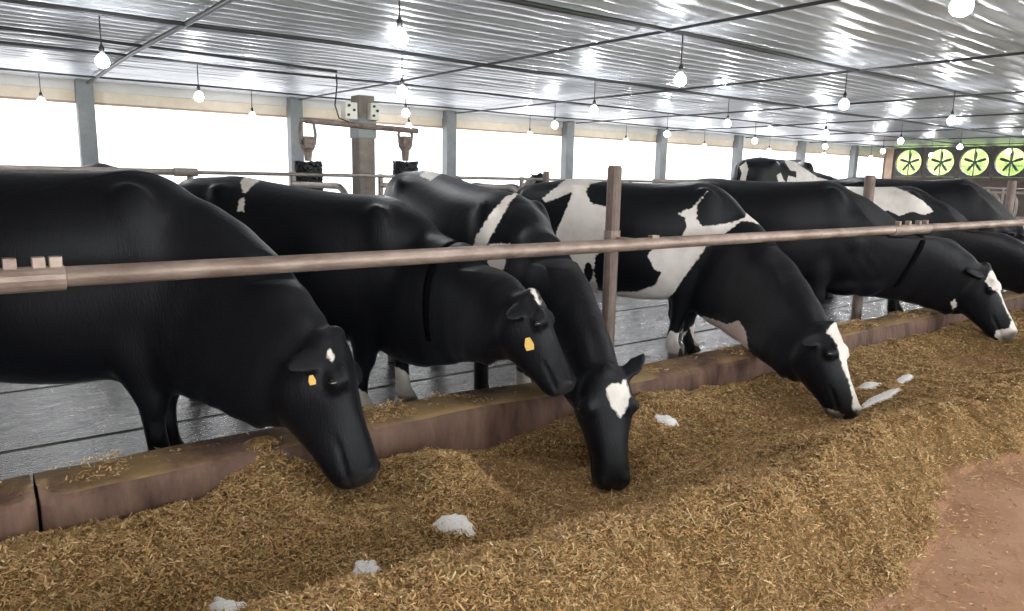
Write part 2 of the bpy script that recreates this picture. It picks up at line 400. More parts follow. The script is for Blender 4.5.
# ------------------------------------------------------------------ curb
curb = empty('feed_curb', (0, 3.15, 0), 'long stained concrete curb between the cows and the feed', 'curb')
secs = [(-9, .165), (.178, 12), (12.01, 20), (20.01, 33)]
def curb_line(x): return 2.99-.07*np.clip((x-2)/1.2, 0, 1)
for a, b in secs:
    nx = int((b-a)/.05)+2; px = np.linspace(a, b, nx)
    prof = np.array([(0, -.02), (0, .10), (0, .20), (.004, .26), (.018, .287), (.05, .30), (.12, .303), (.2, .303), (.27, .30), (.305, .285), (.32, .25), (.325, .15), (.325, -.02)])
    P = np.zeros((nx, len(prof), 3))
    hh = 1-.10*np.clip((px-2.2)/1, 0, 1)
    for j, (dy, dz) in enumerate(prof):
        P[:, j, 0] = px; P[:, j, 1] = curb_line(px)+dy+.012*fbm(px*3, np.full(nx, j*.9)); P[:, j, 2] = dz*hh+.010*fbm(px*2.5+5, np.full(nx, j*.7))*(dz > 0)
    me = grid_mesh(P, 'curb_section'); o = obj('curb_section', me, M['curb'])
    bm = bmesh.new(); bm.from_mesh(me); bmesh.ops.holes_fill(bm, edges=[e for e in bm.edges if e.is_boundary]); bmesh.ops.recalc_face_normals(bm, faces=bm.faces); bm.to_mesh(me); bm.free()
    o.parent = curb; o.matrix_parent_inverse = curb.matrix_basis.inverted()

# ------------------------------------------------------------------ front rail and its posts
RY, RZ, RR = 3.12, 1.078, .039
PYR = 3.62      # posts stand just behind the curb
rail = empty('feed_rail', (3, RY, RZ), 'long worn pipe rail running across in front of the cows', 'rail')
MB().tube([(-6, RY, RZ), (14, RY, RZ+.01), (33, RY, RZ)], RR, 16).build('pipe', M['rail'], rail, smooth=True)
def sleeve(x0, x1, lugs):
    s = MB().tube([(x0, RY, RZ), (x1, RY, RZ)], RR+.008, 16).build('sleeve', M['rail'], rail, bevel=.003)
    for lx in lugs: MB().box((lx-.021, RY-.022, RZ+RR), (lx+.021, RY+.022, RZ+RR+.042)).build('lug', M['rail'], s, bevel=.004)
xs_ = [aty(p, 271, RY)[0] for p in (10, 39, 56)]
sleeve(-1.5, aty(65, 275, RY)[0], xs_)
xs_ = [aty(p, 226, RY)[0] for p in (898, 908, 918, 925)]
sleeve(aty(892, 228, RY)[0], aty(928, 228, RY)[0], xs_)
MB().box((aty(650, 240, RY)[0], RY-.02, RZ+RR-.01), (aty(657, 240, RY)[0], RY+.02, RZ+RR+.018)).build('lug', M['rail'], rail, bevel=.004)
PXS = [0.05]+[float(aty(p, 200, PYR)[0]) for p in (613.5, 868, 1010)]+[13.9, 17.4]
plab = ['worn pipe post holding the rail just outside the left edge', 'tall worn pipe post in front of the black and white patched cow',
        'short pipe post showing above the black cow with white face', 'pale pipe post below the rightmost fan near the right edge',
        'nearer pipe post of the feed rail beyond the right edge', 'farther pipe post of the feed rail beyond the right edge']
for x, l in zip(PXS, plab):
    if x < 1: continue
    r0 = .050
    root = empty('rail_post', (x, PYR, 0), l, 'post', 'posts of the feed rail')
    MB().tube([(x, PYR, .02), (x, PYR, 1.56)], r0, 14).build('pole', M['postpipe'], root, smooth=False)
    MB().tube([(x, PYR, 1.56), (x, PYR, 1.572)], r0-.006, 14).build('cap', M['postpipe'], root)
    MB().tube([(x, PYR, RZ-.05), (x, PYR, RZ+.05)], r0+.008, 14).build('clamp', M['rail'], root)
    MB().tube([(x, PYR-.04, RZ-.01), (x, RY+RR*.8, RZ-.01)], .022, 8).build('bracket', M['rail'], root)

# ------------------------------------------------------------------ cubicle rail and stall loops behind the cows
SY, SZ = 9.0, 1.47
sr = empty('stall_rail', (3, SY, SZ), 'long thin pipe rail over the stalls behind the cows', 'rail')
MB().tube([(-8, SY, SZ), (33, SY, SZ)], .022, 8).build('pipe', M['stall'], sr, smooth=True)
MB().tube([(-8, SY-.001, SZ), (aty(178, 172, SY)[0], SY-.001, SZ)], .038, 10).build('thick_pipe', M['stall'], sr, smooth=True)
c_ = aty(174, 172, SY)[0]; MB().tube([(c_, SY, SZ), (c_+.25, SY, SZ)], .05, 10).build('sleeve', M['stall'], sr)
c_ = aty(654, 184, SY)[0]; MB().tube([(c_, SY, SZ), (c_+6, SY, SZ)], .05, 10).build('sleeve', M['stall'], sr)
lx = [x for x in (1.05+1.22*i for i in range(0, 22)) if not 11 < x < 15.5]
for i, x in enumerate(lx):
    top = SZ-.12; y1 = SY-1.55; R = .28
    pts = [(x, SY, top), (x, y1+R, top)]
    for k in range(1, 7):
        a = math.pi/2*k/6; pts.append((x, y1+R-R*math.sin(a), top-R+R*math.cos(a)))
    pts.append((x, y1, .85))
    for k in range(1, 6):
        a = math.pi/2*k/5; pts.append((x, y1+R-R*math.cos(a), .85-R*math.sin(a)))
    pts.append((x, SY, .57))
    root = empty('stall_divider', (x, SY, .2), '%s curved stall loop from the left behind the cows' % ORD[i], 'stall divider', 'stall loops behind the cows')
    MB().tube(pts, .036, 10).build('loop', M['stall'], root, smooth=True)
    MB().tube([(x, SY+.04, .2), (x, SY+.04, SZ+.03)], .035, 10).build('upright', M['stall'], root)

o = empty('stall_post', (aty(546, 180, 8.8)[0], 8.8, .2), 'thin brown stall post rising behind the cows left of the rail post', 'post')
_x = o.location.x
MB().tube([(_x, 8.8, .2), (_x, 8.8, aty(546, 172, 8.8)[2])], .05, 10).build('pole', M['postpipe'], o)
MB().tube([(_x, 8.8, aty(546, 172, 8.8)[2]), (_x, 8.8, aty(546, 172, 8.8)[2]+.012)], .042, 10).build('cap', M['postpipe'], o)
# ------------------------------------------------------------------ brush post with two cow brushes
PY = 10.4
pc = aty(362.5, 96, PY); px_, pz_ = pc[0], pc[2]
root = empty('brush_post', (px_, PY, .0), 'thick weathered post carrying two cow brushes', 'post')
MB().box((px_-.135, PY-.135, 0), (px_+.135, PY+.135, pz_)).build('pillar', M['oldpost'], root, bevel=.02)
za = aty(362, 127, PY)[2]
MB().box((px_-.15, PY-.15, za-.17), (px_+.15, PY+.15, za+.12)).build('clamp_plate', M['column'], root, bevel=.01)
xL, xR_ = aty(301, 122, PY)[0], aty(412, 130, PY)[0]
MB().tube([(xL, PY-.17, za+.03), (px_, PY-.17, za)], .042, 8).build('arm', M['motor'], root)
MB().tube([(px_, PY-.17, za), (xR_, PY-.17, za-.02)], .042, 8).build('arm', M['motor'], root)
def cable(name, pts, r, parent=None, m='cord'): return MB().tube(pts, r, 6).build(name, M[m], parent)
for nm, x0, x1, y0, y1 in (('left', 343, 355, 103, 119), ('right', 369, 377, 104, 120)):
    a = aty(x0, y1, PY-.2); b = aty(x1, y0, PY-.2)
    rt = MB().box((a[0], PY-.28, a[2]), (b[0], PY-.137, b[2])).build('switch_box', M['boxcream'], None, bevel=.008)
    tag(rt, 'cream switch box on the %s side of the brush post' % nm, 'box', 'switch boxes on the brush post')
    for kx, kz in ((.25, .25), (.7, .55), (.3, .8)):
        p = (a[0]+(b[0]-a[0])*kx, PY-.285, a[2]+(b[2]-a[2])*kz)
        MB().tube([p, (p[0], p[1]-.02, p[2])], .02, 10).build('knob', M['cord'], rt)
def cow_brush(px, label):
    top = za+(.03 if px < 350 else -.02)-.02; c = aty(px, 170, PY-.17); x, y = c[0], PY-.17
    zt = aty(px, 161, PY-.17)[2]; zb = zt-.62
    root = empty('cow_brush', (x, y, zb), label, 'cow brush', 'rotating cow brushes')
    MB().tube([(x, y, zt-.02), (x, y, zb)], .07, 12).build('core', M['brush'], root)
    n = 0; mb = MB()
    for i in range(20):
        z = zt-.03-i*.029
        for k in range(22):
            a = 2*math.pi*(k+.5*(i % 2))/22; d = np.array([math.cos(a), math.sin(a), random.uniform(-.08, .08)])
            L_ = .19+random.uniform(-.012, .012)
            p = np.array([x, y, z]); mb.tube([p+d*.06, p+d*L_], [.014, .022], 5)
    br = mb.build('bristles', M['brush'], root); br['kind'] = 'stuff'
    z1 = aty(px, 137, PY)[2]
    MB().loft([np.array([(x+sx*w_, y+sy*w_, z) for sx, sy in ((-1, -1), (1, -1), (1, 1), (-1, 1))]) for z, w_ in ((z1, .06), (z1-.05, .085), (z1-.16, .08), (z1-.22, .05), (zt+.0, .04))]).build('motor', M['motor'], root, bevel=.012)
    for s in (-1, 1):
        MB().tube([(x+s*.09, y, top+.02), (x+s*.12, y, z1+.03), (x+s*.10, y, z1-.12)], .022, 6).build('hanger', M['motor'], root)
    MB().tube([(x-.12, y, top+.02), (x+.12, y, top+.02)], .03, 8).build('hanger_bar', M['motor'], root)
cow_brush(308.5, 'black cow brush hanging left of the brush post')
cow_brush(405.5, 'black cow brush hanging right of the brush post')
w0 = aty(336, 68, PY-.5)
cb = cable('power_cable', [aty(336, 66, 11.0)*np.array([1, 1, 0])+np.array([0, 0, ZC-.12]), aty(337, 85, 10.8), aty(335, 105, 10.6), aty(339, 118, PY-.2), aty(349, 122, PY-.22)], .011)
tag(cb, 'thin black cable dropping from the ceiling to the brush post', 'cable')

# ------------------------------------------------------------------ ceiling conduits and hanging bulbs
BZ = 2.58
ROWS = [(-4.0, 'behind the camera'), (-.85, 'above the feed alley'), (2.30, 'above the feed pile'), (5.44, 'nearest row over the cows'), (8.70, 'second row over the cows'), (11.62, 'third row over the cows'), (14.62, 'row nearest the curtain wall')]
BX2 = atz(962, 3, BZ); ROWS[2] = (float(BX2[1]), ROWS[2][1]); BX2 = float(BX2[0])
for y, nm in ROWS:
    r_ = .025 if y < 9 else .018
    pts = [(x, y+.03*math.sin(x*.7+y), ZC-.085+.008*math.sin(x*1.3+y)) for x in np.arange(XL, XR+.1, 1.0)]
    o = MB().tube(pts, r_, 8).build('ceiling_conduit', M['batten'], smooth=True)
    tag(o, 'dark conduit under the ceiling, %s' % nm if 'row' not in nm else 'dark conduit carrying the bulb %s' % nm, 'conduit', 'lengthwise ceiling conduits')
o = MB().tube([(aty(144, 42, 12)[0]-4, 10.2, ZC-.08), (aty(335, 67, 11)[0], 10.95, ZC-.08)], .02, 8).build('ceiling_conduit', M['batten']); tag(o, 'short dark conduit ending above the brush post', 'conduit')
for c in CX:
    pts = [(c+.03*math.sin(y*.8+c), y, ZC-.085+.006*math.sin(y*.9+c)) for y in np.arange(YF, YB-.1, .9)]
    o = MB().tube(pts, .030 if c < 3 else .017, 8).build('cross_batten', M['batten'], smooth=True)
    if c in vis: tag(o, 'dark cross pipe under the ceiling meeting the %s grey column' % ORD[vis.index(c)], 'pipe', 'cross pipes under the ceiling')
    else: tag(o, '%s dark cross pipe under the ceiling beyond the left edge' % ORD[CX.index(c)], 'pipe', 'cross pipes under the ceiling')
BZ = 2.58
def bulb_meshes():
    a = MB().tube([(0, 0, .10), (0, 0, ZC-BZ-.09)], .007, 6)
    b = MB().tube([(0, 0, .05), (0, 0, .12), (0, 0, .15)], [.026, .026, .012], 10)
    prof = [(.062, .022), (.045, .034), (.02, .054), (-.015, .066), (-.045, .060), (-.068, .040), (-.078, .014)]
    c = MB().loft([np.array([(r_*math.cos(2*math.pi*i/14), r_*math.sin(2*math.pi*i/14), z) for i in range(14)]) for z, r_ in prof])
    out = []
    for mb, m in ((a, 'cord'), (b, 'cord'), (c, 'bulb')):
        me = mb.mesh(); me.materials.append(M[m]); me.polygons.foreach_set('use_smooth', [True]*len(me.polygons)); out.append(me)
    return out
BM = bulb_meshes()
def bulb(x, y, label):
    rt = empty('hanging_bulb', (x, y, BZ), label, 'light bulb', 'bare bulbs hanging from the ceiling')
    for nm, me in zip(('cord', 'socket', 'glass_bulb'), BM):
        o = bpy.data.objects.new(nm, me); COL.objects.link(o); o.parent = rt
for (y, nm), x0, n in ((ROWS[0], -3.9, 9), (ROWS[1], -3.9, 9), (ROWS[2], BX2-3.46, 9), (ROWS[3], 3.02, 8), (ROWS[4], 1.40, 9), (ROWS[5], 3.1, 8), (ROWS[6], 1.41, 9)):
    for k in range(n):
        bulb(x0+3.46*k, y, '%s lit bulb from the left in the %s' % (ORD[k], nm if 'row' in nm else 'row '+nm))
# ------------------------------------------------------------------ cows
def catmull(S, k):
    S = np.asarray(S, float); out = []
    P = np.vstack([2*S[0]-S[1], S, 2*S[-1]-S[-2]])
    for i in range(1, len(P)-2):
        for j in range(k):
            t = j/k
            out.append(.5*((2*P[i])+(-P[i-1]+P[i+1])*t+(2*P[i-1]-5*P[i]+4*P[i+1]-P[i+2])*t*t+(-P[i-1]+3*P[i]-3*P[i+1]+P[i+2])*t**3))
    out.append(P[-2]); return np.array(out)
def ring(c, U, W, up, dn, b, p=2.2, n=22):
    th = 2*np.pi*np.arange(n)/n; cs, sn = np.cos(th), np.sin(th)
    lx = np.sign(cs)*np.abs(cs)**(2/p)*b; ly = np.sign(sn)*np.abs(sn)**(2/p); ly = np.where(ly > 0, ly*up, ly*dn)
    return np.asarray(c)+np.outer(lx, W)+np.outer(ly, U)
def limb(mb, S, k=4, W0=(0, 1, 0)):
    # S rows: x y z r_foreaft r_lateral
    S = catmull(S, k); rings = []; W0 = np.array(W0, float)
    for i in range(len(S)):
        t = nrm(S[min(i+1, len(S)-1), :3]-S[max(i-1, 0), :3]); W = nrm(W0-t*(W0@t)); U = np.cross(t, W)
        rings.append(ring(S[i, :3], U, W, max(S[i, 3], .004), max(S[i, 3], .004), max(S[i, 4], .004), 2.1, 18))
    mb.loft(rings)
TORSO = [  # x, top, bottom, widest z, half width, power
    (-1.47, 1.31, 1.10, 1.22, .06, 2), (-1.43, 1.37, .96, 1.20, .14, 2.1), (-1.32, 1.41, .80, 1.16, .225, 2.3), (-1.15, 1.432, .69, 1.14, .28, 2.5),
    (-.98, 1.445, .60, 1.12, .305, 2.6), (-.80, 1.44, .53, 1.05, .335, 2.45), (-.55, 1.432, .475, .98, .375, 2.35), (-.28, 1.432, .465, .95, .385, 2.3),
    (-.08, 1.442, .485, .97, .335, 2.25), (.06, 1.452, .51, 1.0, .29, 2.2), (.20, 1.41, .505, .98, .265, 2.2), (.33, 1.31, .52, .93, .22, 2.2), (.43, 1.18, .57, .88, .15, 2.1), (.49, 1.05, .66, .84, .07, 2)]
HEADS = [  # t along forehead line, top offset, depth, half width, power  (units: head length)
    (-.07, -.07, .22, .11, 2.0), (-.01, -.012, .34, .165, 2.2), (.07, .010, .45, .205, 2.3), (.16, .015, .53, .245, 2.4), (.27, .008, .58, .265, 2.4), (.38, -.004, .565, .245, 2.4),
    (.50, -.012, .51, .205, 2.4), (.62, -.012, .45, .175, 2.4), (.74, -.006, .395, .160, 2.5), (.84, -.002, .36, .162, 2.6), (.92, -.008, .325, .162, 2.6), (.975, -.030, .265, .138, 2.5), (1.01, -.075, .17, .09, 2.2)]
def poly_sd(P, poly):
    poly = np.asarray(poly, float); d = np.full(len(P), 1e9); ins = np.zeros(len(P), bool); n = len(poly)
    for i in range(n):
        a, b = poly[i], poly[(i+1) % n]; ab = b-a; t = np.clip(((P-a)@ab)/(ab@ab+1e-9), 0, 1)
        q = P-a-np.outer(t, ab); d = np.minimum(d, (q**2).sum(1))
        c = ((a[1] > P[:, 1]) != (b[1] > P[:, 1])); 
        with np.errstate(divide='ignore', invalid='ignore'): xx = (b[0]-a[0])*(P[:, 1]-a[1])/(b[1]-a[1]+1e-12)+a[0]
        ins ^= c & (P[:, 0] < xx)
    d = np.sqrt(d); return np.where(ins, d, -d)
def zz(pts, ox, oy, s): return [(ox+x/s, oy+y/s) for x, y in pts]
def make_cow(label, pos, head_deg, s, poll, muzzle, face, white=(), black=(), pink=(), voxel=.0125, fore=((.0, .0), (.0, .0)), hind=((0, 0), (0, 0)), ears=((.9, .1, -.35), (.9, .1, -.35)),
             tag_px=None, collar=None, z0=0., nodir=None, group='black and white cows at the feed', socks=0., rump=0., neckdrop=.0, bellyw=1., dewlap=1., pitch=0., folds=.003, udder=True, earscale=1.):
    h = math.radians(head_deg); fx = np.array([math.sin(h), -math.cos(h), 0]); fy = np.array([-fx[1], fx[0], 0]); fz = np.array([0, 0, 1.])
    R = np.stack([fx, fy, fz]); O = np.array([pos[0], pos[1], z0])
    toL = lambda p: ((np.asarray(p, float)-O)@R.T)/s
    dirL = lambda v: nrm(np.asarray(v, float)@R.T)
    Pp, Pm = toL(poll), toL(muzzle); Lh = np.linalg.norm(Pm-Pp); a = (Pm-Pp)/Lh
    if nodir is not None: nH = dirL(nodir)
    else:
        view = nrm(np.asarray(muzzle, float)-CAM); rt = nrm(cr-view*(cr@view))
        f_ = math.radians(face); nH = dirL(math.cos(f_)*rt-math.sin(f_)*view)
    nH = nrm(nH-a*(nH@a)); W = np.cross(nH, a)          # head lateral axis
    mb = MB()
    # trunk
    T = catmull(TORSO, 4)
    mb.loft([ring((x, 0, zm), (0, 0, 1), (0, 1, 0), zt-zm, zm-zb, hw*bellyw, p, 28) for x, zt, zb, zm, hw, p in T])
    # spine, hook and pin bones, shoulder blades
    mb.sphere((-.98, 0, 1.40), (.22, .05, .06))
    for sd in (-1, 1):
        mb.sphere((-.96, sd*.225, 1.345), (.10, .07, .07)); mb.sphere((-1.40, sd*.10, 1.27), (.07, .05, .07))
        mb.sphere((.10, sd*.19, 1.12), (.15, .085, .30)); mb.sphere((.27, sd*.16, .93), (.14, .10, .16))
        mb.sphere((-.52, sd*.24, .95), (.42, .13, .30)); mb.sphere((-1.18, sd*.17, 1.02), (.24, .115, .30))
    mb.sphere((.24, 0, .53), (.22, .13, .13)); mb.sphere((.45, 0, .58), (.16, .07, .16)); mb.sphere((.05, 0, .54), (.2, .14, .1))     # brisket
    if udder:
        mb.sphere((-.93, 0, .66), (.27, .19, .20))
        for dx in (-.10, .10):
            for sd in (-1, 1): limb(mb, [(-.93+dx, sd*.09, .52, .03, .03), (-.93+dx, sd*.095, .46, .02, .02), (-.93+dx, sd*.1, .42, .012, .012)], 3)
    # legs
    for i, sd in enumerate((1, -1)):
        dx, dy = fore[i]
        limb(mb, [(.10, sd*.17, .98, .17, .09), (.05, sd*.18, .78, .125, .085), (.03+dx*.3, sd*.175+dy*.3, .62, .115, .085), (.035+dx*.6, sd*.165+dy*.6, .48, .082, .068), (.045+dx*.75, sd*.16+dy*.75, .40, .074, .065),
                  (.03+dx*.85, sd*.16+dy*.85, .30, .052, .048), (.03+dx, sd*.16+dy, .17, .050, .046), (.035+dx, sd*.16+dy, .115, .055, .05), (.06+dx, sd*.16+dy, .06, .062, .055), (.075+dx, sd*.16+dy, .0, .08, .062)], 4)
        dx, dy = hind[i]
        limb(mb, [(-1.12, sd*.17, 1.02, .25, .12), (-1.10, sd*.19, .84, .20, .105), (-1.15+dx*.4, sd*.195, .68, .125, .078), (-1.27+dx*.6, sd*.185+dy*.5, .54, .078, .055), (-1.31+dx*.75, sd*.18+dy*.6, .47, .066, .05),
                  (-1.285+dx*.85, sd*.18+dy*.8, .36, .046, .042), (-1.255+dx, sd*.18+dy, .18, .046, .043), (-1.25+dx, sd*.18+dy, .12, .058, .052), (-1.22+dx, sd*.18+dy, .06, .064, .056), (-1.20+dx, sd*.18+dy, .0, .082, .064)], 4)
    # tail
    limb(mb, [(-1.40, 0, 1.36, .05, .045), (-1.50, 0, 1.30, .034, .032), (-1.53, .01, 1.1, .024, .024), (-1.54, .03, .8, .022, .022), (-1.53, .04, .62, .045, .04), (-1.52, .04, .45, .035, .03), (-1.52, .04, .36, .012, .012)], 5)
    # neck
    P0 = np.array([.02, 0, 1.03]); hb = Pp+a*Lh*.20-nH*Lh*.27
    P3 = hb+a*Lh*.02; dist = np.linalg.norm(P3-P0)
    d0 = nrm(np.array([1, 0, -.30-neckdrop])); back = nrm(nrm(P0-P3)*.75-a*.45-nH*.05)
    P1 = P0+d0*dist*.42; P2 = P3+back*dist*.36
    NS = []; k = 14; prevW = np.array([0, 1., 0])
    rad = catmull([(.40, .25), (.385, .225), (.335, .185), (.275, .152), (.215, .13), (.15, .11)], 4)
    rings = []; ctr = []
    Wt = W if W[1]*1 > 0 else W  # head lateral in local frame
    for i in range(k+1):
        t = i/k; c = (1-t)**3*P0+3*(1-t)**2*t*P1+3*(1-t)*t*t*P2+t**3*P3
        tg = nrm(3*(1-t)**2*(P1-P0)+6*(1-t)*t*(P2-P1)+3*t*t*(P3-P2))
        wv = nrm((1-t)*np.array([0, 1., 0])+t*(-W if (-W)@np.array([0, 1., 0]) > W@np.array([0, 1., 0]) else W)); wv = nrm(wv-tg*(wv@tg)); uv = np.cross(tg, wv)
        if i == 0: up_sign = 1 if uv[2] > 0 else -1
        uv = uv*up_sign
        rr = rad[min(int(round(t*(len(rad)-1))), len(rad)-1)]
        rr = rr*np.array([1, 1]); sc_ = (1-t)*1+t*(Lh/.53)
        rings.append(ring(c, uv, wv, rr[0]*sc_*.95, rr[0]*sc_*1.05+dewlap*np.interp(t, [0, .3, .6, .85, 1], [.06, .13, .13, .14, .14]), rr[1]*sc_, 2.1, 22)); ctr.append((c, uv, wv, tg))
    mb.loft(rings)
    # head
    rings = []
    for t, top, dep, hw, p in catmull(HEADS, 3):
        c = Pp+a*t*Lh+nH*(top-dep*.5)*Lh
        rings.append(ring(c, nH, W, dep*.5*Lh, dep*.5*Lh, hw*Lh, p, 24))
    mb.loft(rings)
    for sd in (-1, 1):
        B = np.stack([a, W*sd, nH])
        mb.sphere(Pp+Lh*(a*.30+W*sd*.215-nH*.085), (.075*Lh, .055*Lh, .055*Lh), B)        # eye socket
        mb.sphere(Pp+Lh*(a*.27+W*sd*.17-nH*.015), (.09*Lh, .05*Lh, .035*Lh), B)         # brow
        mb.sphere(Pp+Lh*(a*.30+W*sd*.13-nH*.30), (.16*Lh, .085*Lh, .15*Lh), B)           # cheek
        mb.sphere(Pp+Lh*(a*.92+W*sd*.085-nH*.05), (.065*Lh, .065*Lh, .05*Lh), B)         # nostril wing
        # ear
        e = ears[0 if sd == 1 else 1]; ed = nrm(W*sd*e[0]+a*e[1]+nH*e[2]); root_ = Pp+Lh*(a*.09+W*sd*.13-nH*.10)
        ew = nrm(a*.8+nH*.5); ew = nrm(ew-ed*(ew@ed)); en = np.cross(ed, ew); er = []
        for q, wd, th in ((0, .05, .045), (.18, .065, .034), (.42, .095, .028), (.68, .085, .025), (.88, .05, .022), (1.0, .015, .015)):
            er.append(ring(root_+ed*q*.36*Lh*earscale+en*.02*q*q, en, ew, th*Lh*1.05, th*Lh*1.05, wd*Lh, 2, 14))
        mb.loft(er)
    mb.sphere(Pp+Lh*(a*.22-nH*.50), (.30*Lh, .15*Lh, .17*Lh), np.stack([nrm(a*.9-nH*.35), W, np.cross(nrm(a*.9-nH*.35), W)]))   # throat
    mb.sphere(Pp+Lh*(-nH*.06-a*.01), (.08*Lh,)*3)                                         # poll
    me0 = mb.mesh('cow_raw'); ob = bpy.data.objects.new('cow_raw', me0); COL.objects.link(ob)
    rm = ob.modifiers.new('r', 'REMESH'); rm.mode = 'VOXEL'; rm.voxel_size = voxel
    dg = bpy.context.evaluated_depsgraph_get(); me = bpy.data.meshes.new_from_object(ob.evaluated_get(dg)); bpy.data.objects.remove(ob)
    n = len(me.vertices); V = np.empty(n*3, np.float32); me.vertices.foreach_get('co', V); V = V.reshape(-1, 3).astype(float)
    E_ = np.empty(len(me.edges)*2, np.int32); me.edges.foreach_get('vertices', E_); E_ = E_.reshape(-1, 2)
    # weighted laplacian smoothing: strong on the trunk, light on head, ears and feet
    rel = V-Pp; ta = rel@a; hd = np.linalg.norm(rel-np.outer(np.clip(ta, -.1, Lh), a), axis=1)
    wgt = np.clip((hd-.20)/.25, .16, 1); wgt = np.minimum(wgt, np.clip((V[:, 2]-.1)/.6, .22, 1) if True else 1)
    deg = np.bincount(E_.ravel(), minlength=n).astype(float)[:, None]
    its = int(round(26*(.0125/voxel)**1.3))
    for _ in range(max(its, 4)):
        A = np.zeros_like(V)
        for c in range(3):
            A[:, c] = np.bincount(E_[:, 0], V[E_[:, 1], c], n)+np.bincount(E_[:, 1], V[E_[:, 0], c], n)
        V += (A/deg-V)*(wgt*.6)[:, None]
    # mouth crease, nostrils, eye hollow
    hx = ((V-Pp)@a)/Lh; hn = ((V-Pp)@nH)/Lh; hw_ = ((V-Pp)@W)/Lh
    onhead = (hd < .30) & (hx > .1)
    g = np.exp(-((hn+.175+.02*(1-hx))/.012)**2)*np.clip((hx-.62)/.1, 0, 1)*onhead
    V -= (np.sign(hw_)*g*.010*Lh/.5)[:, None]*W
    for sd in (-1, 1):
        d2 = ((hx-.955)/.028)**2+((hw_-sd*.085)/.03)**2+((hn+.055)/.045)**2
        V -= (np.exp(-d2)*.022)[:, None]*(a*.8+W*sd*.3)
    # skin folds on brisket
    fold_ = np.exp(-((V[:, 0]-.33)/.18)**2-((V[:, 2]-.68)/.16)**2-((V[:, 1])/.2)**2)
    V[:, 1] += folds*fold_*np.sin(V[:, 0]*55+V[:, 2]*38)
    V[:, 2] -= pitch*(np.clip(V[:, 0], -1.5, .4)+1.0)*np.clip(V[:, 2]/1.0, 0, 1)*np.clip((.7-V[:, 0])/.5, 0, 1)
    Vw = (V*s)@R+O
    if group.endswith('feed'):       # the neck ducks under the pipe rail
        lim = RZ-RR-.012+np.clip(Vw[:, 1]-(RY+.07), 0, None)*1.25; k_ = .09
        near = (Vw[:, 1] > RY-.5) & (Vw[:, 1] < RY+.6)
        sm = -k_*np.logaddexp(-Vw[:, 2]/k_, -lim/k_)
        Vw[:, 2] = np.where(near & (Vw[:, 2] > .4), sm*.5+np.minimum(Vw[:, 2], lim)*.5, Vw[:, 2])
    me.vertices.foreach_set('co', Vw.astype(np.float32).ravel()); me.update()
    me.polygons.foreach_set('use_smooth', np.ones(len(me.polygons), bool))
    # coat colours, in metres of signed distance to the patch outlines
    P2_, dep_ = proj(Vw); mpp = dep_/F
    sd_ = np.full(n, -1.)
    for pl in white: sd_ = np.maximum(sd_, poly_sd(P2_, pl)*mpp)
    for pl in black: sd_ = np.minimum(sd_, -poly_sd(P2_, pl)*mpp)
    if socks: sd_ = np.where(hd < .35, sd_, np.maximum(sd_, socks-V[:, 2]+.06*np.sin(V[:, 0]*9+V[:, 1]*13)))
    if rump:
        sd_ = np.maximum(sd_, rump-np.linalg.norm(V-np.array([-1.2, 0, 1.3]), axis=1))
    ud = .22-np.linalg.norm((V-np.array([-.93, 0, .56]))/np.array([1.15, 1, 1]), axis=1)
    if udder: sd_ = np.maximum(sd_, ud)
    pk = np.clip(ud*8+.4, 0, 1) if udder else np.zeros(n)
    for pl in pink: pk = np.maximum(pk, np.clip(poly_sd(P2_, pl)*mpp*12+.4, 0, 1))
    nose = np.clip((hx-.90)/.05, 0, 1)*(hd < .2)*np.clip((hn+.24)/.05, 0, 1)*.75
    nose = np.maximum(nose, np.clip((.075-V[:, 2])/.02, 0, 1)*.8)
    colr = np.stack([np.clip(.5+2.5*sd_, 0, 1), pk, nose, np.ones(n)], -1).astype(np.float32)
    at = me.color_attributes.new('coat', 'FLOAT_COLOR', 'POINT'); at.data.foreach_set('color', colr.ravel())
    o = obj('cow', me, M['hide']); tag(o, label, 'cow', group)
    W2 = lambda p: (np.asarray(p)*s)@R+O
    Ww, aw, nw = W@R, a@R, nH@R
    for sd in (-1, 1):
        c = W2(Pp+Lh*(a*.305+W*sd*.238-nH*.085))
        MB().sphere(c, .033*Lh*s*1.05, nu=16, nv=10).build('eye', M['eye'], o, smooth=True)
    bvh = None
    if tag_px or collar: 
        F_ = np.array([list(p.vertices) for p in me.polygons]); bvh = BVHTree.FromPolygons([tuple(v) for v in Vw], [tuple(q) for q in F_])
    if tag_px:
        x, y, sz = tag_px; hit = bvh.ray_cast(Vector(CAM), Vector(nrm(ray(x, y))))
        if hit[0] is not None:
            c = np.array(hit[0])-nrm(ray(x, y))*.014; v = -nrm(ray(x, y)); rt = nrm(cr*.9+cu*.2); rt = nrm(rt-v*(rt@v)); up = np.cross(v, rt); k = sz
            prof = [(-.35, 1), (.35, 1), (.55, .5), (.75, -.2), (.6, -1), (-.6, -1), (-.75, -.2), (-.55, .5)]
            rg = [np.array([c+rt*px*k+up*(py*k)+v*off for px, py in prof]) for off in (-.002, .002)]
            MB().loft(rg).build('ear_tag', M['tagy'], o)
    if collar:
        ci = int(collar*14); c, uv, wv, tg = ctr[ci]; c, uv, wv, tg = W2(c), uv@R, wv@R, tg@R; rgs = []
        for off in (-.024, .024):
            rg = []
            for q in range(40):
                th = 2*math.pi*q/40; d = uv*math.cos(th)+wv*math.sin(th); st = c+tg*off
                hit = bvh.ray_cast(Vector(st), Vector(d)); dd = min(hit[3], .62) if hit[0] is not None else .25
                rg.append(st+d*(dd+.012))
            rg = np.array(rg)
            for _ in range(2): rg = .5*rg+.25*(np.roll(rg, 1, 0)+np.roll(rg, -1, 0))
            rgs.append(rg)
        inner = [r_.mean(0)+(r_-r_.mean(0))*.965 for r_ in rgs]
